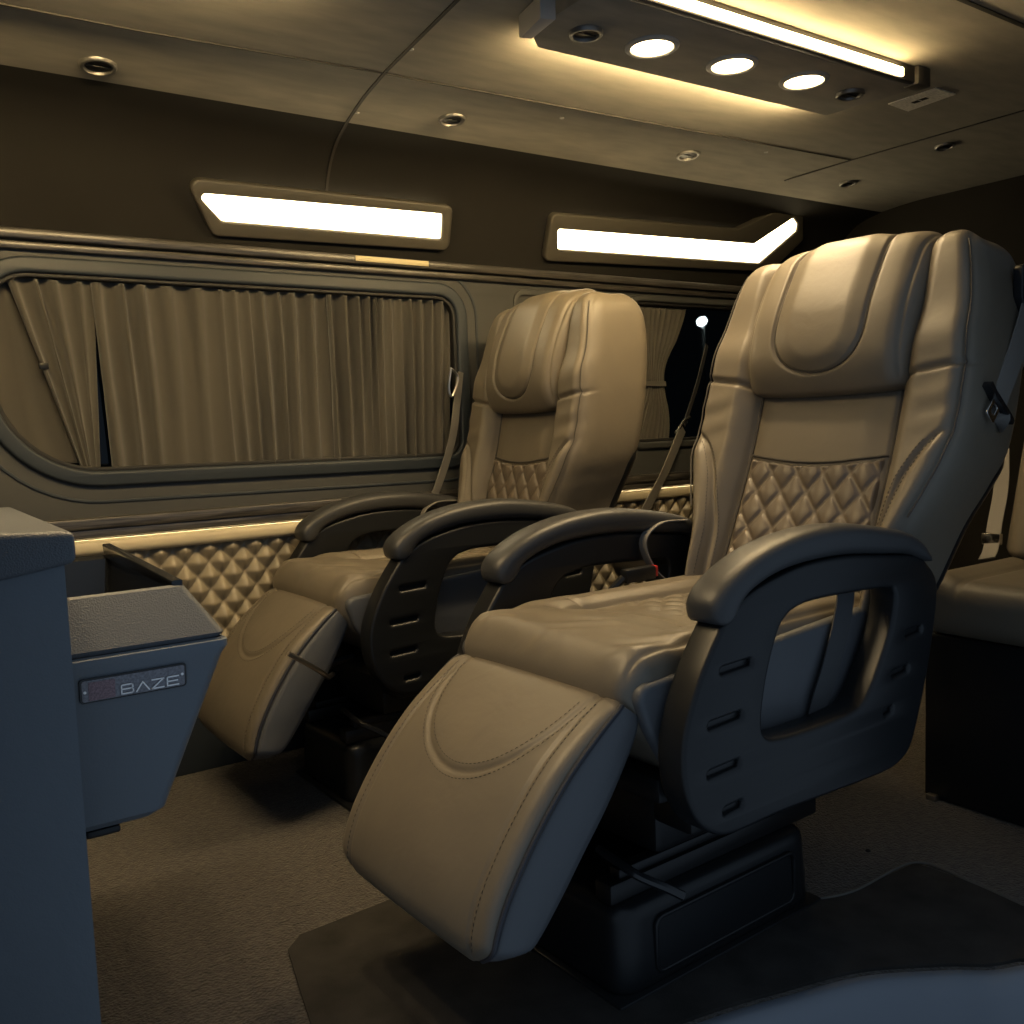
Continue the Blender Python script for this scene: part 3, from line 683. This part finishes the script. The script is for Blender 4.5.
for i, c in enumerate(scr):
    o = MB().disc((c[0], c[1], float(ceil_z(c[1]))+.001), (0, 0, -1), [(.008, 0), (.007, .003), (.003, .004)], 14).build('ceiling_screw', GREY)
    tag(o, ['small grey ceiling screw head beside the curved seam, upper of the two', 'small grey ceiling screw head beside the curved seam, lower of the two', 'small grey ceiling screw head below the left end of the downlight console', 'small grey ceiling screw head right of the round speaker over the right wall lamp'][i], 'screw', 'ceiling screw heads')

# ------------------------------------------------------------------ ceiling light console
cz = 1.955
con = empty('ceiling_light_console', (1.95, 1.68, 2.0)); tag(con, 'long ceiling console with three glowing downlights and a bright light strip along its edge', 'ceiling light')
def rel(p, o): return (p[0]-o[0], p[1]-o[1], p[2]-o[2])
CO = (1.95, 1.68, 2.0)
mb = MB(); out = [(1.33, 1.56), (2.50, 1.56), (2.50, 1.60), (2.47, 1.845), (1.40, 1.865), (1.33, 1.80)]
mb.prism([(x-CO[0], y-CO[1]) for x, y in out], 'z', cz-CO[2], .0, .006); mb.build('body', SUEDE, con, True, .5)
MB().box((1.925-CO[0], 1.55-CO[1], -.024), (1.16, .022, .044), .004).build('edge_channel', BLACK_SOFT, con)
MB().box((1.862-CO[0], 1.537-CO[1], -.030), (1.05, .010, .020)).build('led_strip', LAMP_STRIP, con, False)
MB().box((1.93-CO[0], 1.866-CO[1], -.0165), (1.0, .008, .026)).build('led_strip', LAMP_COVE, con, False)
MB().box((2.48-CO[0], 1.55-CO[1], -.026), (.06, .045, .05), .004).build('end_cap', HOUSING, con)
MB().prism([(x-CO[0], y-CO[1]) for x, y in [(1.295, 1.71), (1.33, 1.70), (1.345, 1.81), (1.315, 1.82)]], 'z', -.055, -.002, .004).build('end_cap', GREY, con)
def downlight(x, y):
    c = (x-CO[0], y-CO[1], cz-CO[2])
    ring = MB().disc(c, (0, 0, -1), [(.066, -.004), (.066, .004), (.062, .007), (.053, .007), (.051, .002), (.051, -.003)], 40).build('lamp_ring', GREY, con)
    MB().disc((c[0], c[1], c[2]-.003), (0, 0, -1), [(.0505, 0), (.0505, .002), (.034, .0045), (.008, .0055)], 36).build('lamp_lens', LAMP_SPOT, ring)
    l = bpy.data.lights.new('downlight', 'SPOT'); l.energy = 23; l.color = (1.0, .74, .42); l.spot_size = math.radians(140); l.spot_blend = .9; l.shadow_soft_size = .04
    lo = bpy.data.objects.new('downlight_bulb', l); COL.objects.link(lo); lo.parent = ring; lo.location = (c[0], c[1], c[2]-.012)
for u, v in [(652, 46), (732, 64), (804, 80)]:
    p = at_z(u, v, cz); downlight(p[0], p[1])
def speaker_mb(c, ax, r=.045):
    m1 = MB().disc(c, ax, [(r, -.004), (r, .006), (r*.93, .010), (r*.78, .010), (r*.72, .003), (r*.72, -.003)], 32)
    m2 = MB().disc(c, ax, [(r*.70, -.001), (r*.70, .003), (r*.45, .006), (r*.15, .004)], 24); m2.box((c[0], c[1], c[2]-.005), (r*1.3, .008, .004), .001)
    return m1, m2
for u, v in [(586, 32), (850, 93)]:
    p = at_z(u, v, cz); m1, m2 = speaker_mb(rel((p[0], p[1], cz), CO), (0, 0, -1), .04); s_ = m1.build('speaker_ring', RIM, con); m2.build('speaker_grille', BLACK, s_)
front = copy_tree(con); front.location.x -= 1.64
dim = bpy.data.lights['downlight'].copy(); dim.energy = 24
for l in front.children_recursive:
    if l.type == 'LIGHT': l.data = dim
tag(front, 'ceiling console of downlights over the front of the cabin, ahead of the visible one', 'ceiling light')
for i, (u, v) in enumerate([(98, 66), (452, 121), (688, 157), (945, 148), (848, 185)]):
    p = at_z(u, v, 1.99); y = min(p[1], 2.66); z = float(ceil_z(y)); r = [.045, .042, .042, .035, .035][i]
    root = empty('ceiling_speaker', (p[0], y, z))
    nrm = (0, -.12, -1); m1, m2 = speaker_mb((0, 0, 0), nrm, r); m1.build('rim', RIM, root); m2.build('grille', BLACK, root)
    tag(root, ['small round black ceiling speaker in the dark upper left corner', 'small round black ceiling speaker above the right end of the left wall lamp', 'small round black ceiling speaker above the middle of the right wall lamp', 'small dark round ceiling fitting near the rear, right of the silver sticker', 'small dark round ceiling fitting above the raised end of the right wall lamp'][i], 'speaker', 'round ceiling fittings')
p = [at_z(u, v, 1.998)[:2] for u, v in [(888, 104), (936, 88), (956, 94), (908, 111)]]
o = mesh('ceiling_sticker', *prism_vf([tuple(q) for q in p], 'z', 1.9965, 1.9995), STICKER, None, False); tag(o, 'silver rectangular sticker on the ceiling beyond the end of the light console', 'sticker')
for du, dv in ((0, 0), (8, -3)):
    c = at_z(916+du, 102+dv, 1.996); MB().box((c[0], c[1], 1.9958), (.018, .02, .001)).build('printed_mark', DSTEEL, o, False)

# ------------------------------------------------------------------ wall lamps
pn = np.array([0, 1, .5]); pn /= np.linalg.norm(pn); p0 = np.array([0, 2.905, 1.72])
ex = np.array([1., 0, 0]); ez = np.cross(ex, pn)
if ez[2] < 0: ez = -ez
def wall_lamp(outer, glow, label, rad, grad):
    O = np.array([on_plane(u, v, p0, pn) for u, v in outer]); c = O.mean(0); root = empty('wall_lamp', tuple(c)); tag(root, label, 'wall lamp', 'wall lamps')
    def loc(u, v): q = on_plane(u, v, p0, pn)-c; return (q@ex, q@ez)
    def place(vf): return [ex*a+pn*d+ez*b for a, d, b in vf[0]], vf[1]
    ho = round_poly([loc(*q) for q in outer], rad); gl = round_poly([loc(*q) for q in glow], grad)
    V, F = place(plate(None, [ho, gl], .012, .034, .008, None)); mesh('housing', V, F, HOUSING, root, True, .5)
    V, F = place(plate(None, [gl], .010, .016, .003, None)); mesh('diffuser', V, F, LAMP_WALL, root, True, .5)
wall_lamp([(184, 177), (453, 206), (449, 251), (213, 236)], [(196, 193), (442, 214), (441, 239), (222, 221)], 'slanted-ended glowing wall lamp above the long curtained window', [.03, .025, .03, .03], [.012, .008, .008, .02])
wall_lamp([(552, 213), (738, 229), (793, 203), (803, 213), (803, 240), (770, 272), (544, 261)], [(558, 229), (754, 244), (793, 218), (797, 224), (796, 231), (759, 263), (558, 249)], 'glowing wall lamp with an upswept right end, above the second window', [.025, .02, .012, .012, .02, .025, .025], [.008, .006, .006, .004, .006, .006, .008])

# ------------------------------------------------------------------ curtains
def curtain(name, xt, xb, z0, z1, folds, y=WY+.019, amp=.016, tie=None, seed=1, sub=10):
    rnd = np.random.RandomState(seed); nu = folds*sub; nv = 60
    ph = np.cumsum(rnd.uniform(.55, 1.45, folds+1)); ph = (ph-ph[0])/(ph[-1]-ph[0]); am = rnd.uniform(.45, 1.15, folds+1)
    V = []
    for i in range(nu+1):
        u = i/nu; f = np.interp(u, ph, np.arange(folds+1)); A = np.interp(u, ph, am)
        for j in range(nv+1):
            w = j/nv; z = z1+(z0-z1)*w
            if tie:
                a = np.interp(w, [0, .25, tie[0]-.03, tie[0]+.03, .75, 1], [0, .35, 1, 1, .55, 0]); a = a*a*(3-2*a)
                c = tie[1]+(u-.5)*tie[2]; base = (xt[0]+(xt[1]-xt[0])*u)*(1-w)+(xb[0]+(xb[1]-xb[0])*u)*w; x = base*(1-a)+c*a
                k = 1-.45*a
            else: x = (xt[0]+(xt[1]-xt[0])*u)*(1-w)+(xb[0]+(xb[1]-xb[0])*u)*w; k = .75+.35*math.sin(w*2.2+f*.7)
            s = math.sin(2*PI*f+.35*math.sin(w*4+f)); yy = y-amp*A*k*math.copysign(abs(s)**.8, s)
            x += .006*math.cos(2*PI*f)*A
            V.append((x, yy, z-.004*math.sin(2*PI*f)*(w < .02)))
    F = [(i*(nv+1)+j, (i+1)*(nv+1)+j, (i+1)*(nv+1)+j+1, i*(nv+1)+j+1) for i in range(nu) for j in range(nv)]
    return mesh(name, V, F, CURTAIN)
def finish_curtain(o, label):
    sm = o.modifiers.new('thick', 'SOLIDIFY'); sm.thickness = .002
    tag(o, label, 'curtain', 'window curtains')
finish_curtain(curtain('curtain', (.565, 1.30), (.59, 1.30), .955, 1.517, 12, seed=3, amp=.022), 'loosely pleated grey curtain covering the middle of the long window')
finish_curtain(curtain('curtain', (1.30, 1.785), (1.30, 1.76), .955, 1.517, 12, seed=8, amp=.026), 'tightly pleated grey curtain at the right end of the long window')
c1 = curtain('curtain', (.345, .575), (.505, .555), .968, 1.517, 4, seed=5, amp=.016); finish_curtain(c1, 'grey curtain gathered to a slant at the left end of the long window')
c0 = curtain('curtain', (.295, .41), (.30, .53), .99, 1.517, 3, seed=6, amp=.004, y=WY+.041); finish_curtain(c0, 'narrow grey curtain edge at the far left of the long window')
pb_ = at_y(44, 366, WY); o = MB().box((pb_[0], WY+.002, pb_[2]), (.026, .008, .018), .002).build('snap_strap', BLACK, c1)
rod = MB().tube([(.30, WY+.024, 1.522), (1.80, WY+.024, 1.522)], .005, 8).build('curtain_rail', BLACK); tag(rod, 'thin black curtain rail along the top of the long window', 'curtain rail')
c2 = curtain('curtain', (2.69, 2.99), (2.64, 2.87), .972, 1.535, 9, seed=9, amp=.010, tie=(.56, 2.80, .11)); finish_curtain(c2, 'grey curtain tied in at its middle in the second window')
tb = MB(); tb.ribbon([(2.74, WY+.035, 1.215), (2.742, WY+.010, 1.214), (2.80, WY+.002, 1.212), (2.858, WY+.010, 1.212), (2.86, WY+.035, 1.213)], (0, 0, 1), .022, .004); tb.build('tie_band', CURTAIN, c2)
rod = MB().tube([(2.66, WY+.024, 1.542), (3.54, WY+.024, 1.542)], .005, 8).build('curtain_rail', BLACK); tag(rod, 'thin black curtain rail along the top of the second window', 'curtain rail')

# ------------------------------------------------------------------ wall seat belts
b = empty('seat_belt', (0, 0, 0)); tag(b, 'grey belt with steel ring hanging at the right end of the long window', 'seat belt', 'loose seat belts')
q = [at_y(460, 372, 2.92), at_y(457, 402, 2.92), at_y(452, 440, 2.91), at_y(438, 486, 2.90), at_y(424, 516, 2.895)]
MB().ribbon(smooth_path(q, 30), (1, .3, .25), .036, .003).build('webbing', BELT, b)
q = [at_y(451, 368, 2.89), at_y(458, 378, 2.89), at_y(452, 396, 2.89), at_y(449, 388, 2.89)]
MB().tube(smooth_path(q+[q[0]], 24)[:-1], .005, 8, True).build('anchor_ring', STEEL, b); MB().tube([at_y(456, 372, 2.89), at_y(456, 372, 2.96)], .008, 8).build('anchor_bolt', BLACK, b)
b = empty('seat_belt', (0, 0, 0)); tag(b, 'grey belt slanting down past the tied curtain in front of the second window', 'seat belt', 'loose seat belts')
q = [at_y(707, 345, 2.93), at_y(697, 385, 2.92), at_y(684, 425, 2.90)]; MB().ribbon(smooth_path(q, 20), (1, .4, 0), .030, .003).build('webbing', BELT_DARK, b)
q = [at_y(683, 428, 2.90), at_y(668, 465, 2.88), at_y(655, 492, 2.87), at_y(640, 520, 2.85)]; MB().ribbon(smooth_path(q, 20), (1, .3, .3), .062, .003).build('webbing', BELT, b)
MB().tube(smooth_path([at_y(676, 433, 2.895), at_y(684, 421, 2.895), at_y(690, 417, 2.895)], 10), .007, 8).build('anchor_ring', CHROME, b); MB().tube([at_y(686, 422, 2.90), at_y(686, 422, 2.97)], .008, 8).build('anchor_bolt', BLACK, b)

# ------------------------------------------------------------------ left console and bin
# a face turned to the door, its corner towards the aisle
CX = at_y(75, 531, 1.30); cdir = np.array([-.823, .568]); 
con2 = empty('console_cabinet', (CX[0], CX[1], 0)); tag(con2, 'tall slate blue vinyl cabinet with a padded lid at the left edge', 'cabinet')
ztop = float(CX[2])
# footprint: the face turned to the door, and a side running straight across the van behind the corner
A_ = np.array([0., 0.]); B_ = np.array([-.823, .568])*.62; C_ = np.array([-.55, .80]); D_ = np.array([0., .62])
inn = np.array([-.013, .018])
mb = MB(); mb.prism([tuple(A_+inn), tuple(B_+inn), tuple(C_), tuple(D_+inn+np.array([-.02, 0]))], 'z', 0, ztop-.02, .012); body = mb.build('body', CONSOLE, con2, True, .6)
top = [A_, B_, C_+np.array([0, .02]), D_+np.array([.0, .01])]; low = [ztop-.042, ztop-.17, ztop-.1, ztop-.042]
bm = bmesh.new(); tv = [bm.verts.new((*p, ztop)) for p in top]; lv = [bm.verts.new((*p, z)) for p, z in zip(top, low)]
bm.faces.new(tv); bm.faces.new(lv[::-1])
for i in range(4): bm.faces.new((tv[i], lv[i], lv[(i+1) % 4], tv[(i+1) % 4]))
bmesh.ops.triangulate(bm, faces=[f for f in bm.faces if f.verts[0] in lv and all(v in lv for v in f.verts)])
bmesh.ops.recalc_face_normals(bm, faces=bm.faces[:])
bmesh.ops.bevel(bm, geom=[e for e in bm.edges if e.calc_face_angle(0) > .3], offset=.009, segments=3, affect='EDGES', profile=.5)
V, F = from_bm(bm); lid = mesh('lid', V, F, CONSOLE_TOP, con2, True, .6)
# panel joint line on the face
fp = np.array([CX[0]+.568*.012*1.0, CX[1]+.823*.012, 0])
fn = np.array([.568, .823, 0]); a_ = on_plane(59, 640, fp, fn); b2_ = on_plane(-8, 738, fp, fn); c_ = on_plane(64, 600, fp, fn)
o_ = np.array([CX[0], CX[1], 0])
MB().ribbon([c_-o_, a_-o_, b2_-o_], (-.823*.5, .568*.5, .6), .004, .004).build('panel_joint', RUBBER, body)

bin_ = empty('waste_bin', (.32, 1.45, .42)); BO = np.array([.32, 1.45, .42]); tag(bin_, 'slate blue tapered waste bin hung beside the cabinet, with a small metal badge', 'bin')
FY = 1.45
def bp(u, v): q = at_y(u, v, FY); return q[0], q[2]
xr, zr = bp(231, 645); xb, zb = bp(170, 817); zt = bp(190, 583)[1]
x0 = .222; D = .60
def loft(rings, name, m, parent, cap0=True, cap1=True):
    V = []; F = []; n = len(rings[0])
    for r in rings: V += [tuple(np.array(p)-BO) for p in r]
    for i in range(len(rings)-1):
        for j in range(n): F.append((i*n+j, i*n+(j+1) % n, (i+1)*n+(j+1) % n, (i+1)*n+j))
    if cap0: F.append(tuple(range(n)))
    if cap1: F.append(tuple((len(rings)-1)*n+j for j in range(n)))
    return mesh(name, V, F, m, parent, True, .45)
def ring(xa, xb_, ya, yb, z, r): return [(a, b, z) for a, b in round_poly([(xa, ya), (xb_, ya), (xb_, yb), (xa, yb)], r, 5)]
rim_z = zr+.018
tub = loft([ring(x0-.03, xb-.012, FY+.035, FY+D-.10, zb-.004, .02), ring(x0-.03, xb+.004, FY+.026, FY+D-.08, zb+.006, .02), ring(x0-.03, xr-.012, FY, FY+D, zr-.012, .016), ring(x0-.03, xr-.004, FY-.006, FY+D, zr+.002, .014), ring(x0-.03, xr-.004, FY-.006, FY+D, zr+.012, .014), ring(x0-.03, xr-.012, FY, FY+D, zr+.016, .012)], 'bin_body', CONSOLE, bin_, True, False)
xt_, ztp = bp(172, 577); ztp -= .0
xt_ = xr-.052; ztp = rim_z+.078
collar = loft([ring(x0-.03, xr-.014, FY+.003, FY+D-.005, rim_z-.002, .012), ring(x0-.03, xr-.008, FY-.002, FY+D, rim_z+.006, .012), ring(x0-.03, xt_, FY+.045, FY+D-.03, ztp, .012), ring(x0-.03, xt_-.006, FY+.051, FY+D-.036, ztp+.003, .010)], 'bin_collar', CONSOLE_TOP, bin_, False, False)
loft([ring(x0-.03, xt_-.006, FY+.051, FY+D-.036, ztp+.003, .010), ring(x0-.03, xt_-.014, FY+.060, FY+D-.046, ztp-.004, .010), ring(x0-.03, xt_-.05, FY+.08, FY+D-.12, zb+.04, .010)], 'bin_liner', BLACK_GLOSS, bin_, False, True)
# open lid standing on its hinge behind the opening
lidp = [np.array([x0, FY+.07, ztp+.055])-BO, np.array([xt_-.008, FY+.07, ztp+.004])-BO]
fl = MB(); fl.prism([(FY+.05-BO[1], ztp-BO[2]-.004), (FY+.56-BO[1], ztp-BO[2]-.004), (FY+.58-BO[1], ztp-BO[2]+.024), (FY+.05-BO[1], ztp-BO[2]+.010)], 'x', xt_-.020-BO[0], xt_-.002-BO[0], .003)
fl.build('bin_side_rail', BLACK_GLOSS, bin_)
MB().box((.245-BO[0], FY+.06-BO[1], zb-.012-BO[2]), (.05, .05, .012), .004).build('bracket', BLACK, bin_)
# badge: plate, rim, rivets and lettering in the plane of the bin's front
fdir = np.array([0, -1, 0.]); slope = (FY-(FY+.026))/(zr-.012-zb-.006)
def on_bin(x, z, off=0):
    y = FY+.026*(zr-.012-z)/(zr-.012-zb-.006); return np.array([x, y-off, z])-BO
bl, bz0 = bp(79, 692); br, bz1 = bp(186, 672)
bw = br-bl; bh = .037; zc_ = (bz0+bz1)/2-.002
def bplate(poly, off, t, m, name, par, bev=.0008):
    V, F = plate(None, poly, 0, t, bev, None); P = [on_bin(bl+bw/2+p[0], zc_+p[2], off-p[1]) for p in V]; return mesh(name, P, F, m, par, True, .5)
rect = lambda w, h, r, cx=0, cz=0: round_poly([(cx-w/2, cz-h/2), (cx+w/2, cz-h/2), (cx+w/2, cz+h/2), (cx-w/2, cz+h/2)], r, 5)
bd = bplate([rect(bw, bh, .005)], .002, .004, BLACK_GLOSS, 'badge', tub)
bplate([rect(bw-.006, bh-.005, .004)], .0045, .002, BADGE, 'badge_plate', bd, .0004)
bplate([rect(bw*.24, bh-.009, .001, -bw*.30, -.001)], .0058, .001, BADGE_RED, 'badge_patch', bd, .0002)
for cx, cz_ in ((-bw*.455, -.001), (bw*.455, .002)): bplate([[(cx+.0022*math.cos(a), cz_+.0022*math.sin(a)) for a in np.linspace(0, 2*PI, 13)[:-1]]], .0062, .002, WHITE, 'rivet', bd, .0003)
# small illegible upper line of fine pattern kept as texture of the plate; the word itself:
LT = MB()
def stroke(pts, w=.0020):
    for a, b in zip(pts[:-1], pts[1:]):
        a = np.array(a); b = np.array(b); d = (b-a)/np.linalg.norm(b-a); n = np.array([-d[1], d[0]])*w/2; a = a-d*w*.5; b = b+d*w*.5
        c = [a+n, b+n, b-n, a-n]; V = [on_bin(bl+bw/2+q[0], zc_+q[1], .0062) for q in c]+[on_bin(bl+bw/2+q[0], zc_+q[1], .0074) for q in c]
        LT.add(V, [(0, 1, 2, 3), (4, 5, 6, 7)]+[(i, (i+1) % 4, 4+(i+1) % 4, 4+i) for i in range(4)])
hL = .0135; zl = -.0125; wl = bw*.108; gap = bw*.036; xL = -bw*.125
def P_(i, x, z): return (xL+i*(wl+gap)+x*wl, zl+z*hL)
stroke([P_(0, 0, 0), P_(0, 0, 1)]); stroke([P_(0, 0, 1), P_(0, .84, 1), P_(0, .96, .88), P_(0, .96, .64), P_(0, .86, .52), P_(0, 0, .52)]); stroke([P_(0, .86, .52), P_(0, 1, .40), P_(0, 1, .13), P_(0, .9, 0), P_(0, 0, 0)])
stroke([P_(1, -.05, 0), P_(1, .5, 1), P_(1, 1.05, 0)]); stroke([P_(2, 0, 1), P_(2, 1, 1), P_(2, 0, 0), P_(2, 1, 0)])
stroke([P_(3, 1, 1), P_(3, 0, 1), P_(3, 0, 0), P_(3, 1, 0)]); stroke([P_(3, 0, .5), P_(3, .9, .5)])
LT.build('lettering', WHITE, bd, False)

# ------------------------------------------------------------------ outside: a street lamp in the dark
sl = empty('street_lamp', (0, 0, 0)); tag(sl, 'bright street lamp outside seen through the second window', 'street lamp')
p = at_y(701, 321, 9.0); pg = at_y(704, 352, 9.0)
MB().tube([(p[0]+.04, 9.0, -1), (p[0]+.04, 9.0, p[2]-.05)], .02, 8).build('pole', GREY, sl)
MB().disc((p[0], p[1], p[2]+.02), (0, -.6, -1), [(.02, -.03), (.07, 0), (.075, .05), (.05, .08)], 16).build('lamp_head', LAMP_STREET, sl)

# ------------------------------------------------------------------ light and view
W = bpy.data.worlds.new('dusk'); bpy.context.scene.world = W; W.use_nodes = True
bg = W.node_tree.nodes['Background']; bg.inputs[0].default_value = (.60, .78, 1.0, 1); bg.inputs[1].default_value = .36
vs = bpy.context.scene.view_settings; vs.view_transform = 'Standard'; vs.look = 'None'; vs.gamma = 1; vs.use_curve_mapping = False; vs.exposure = 0
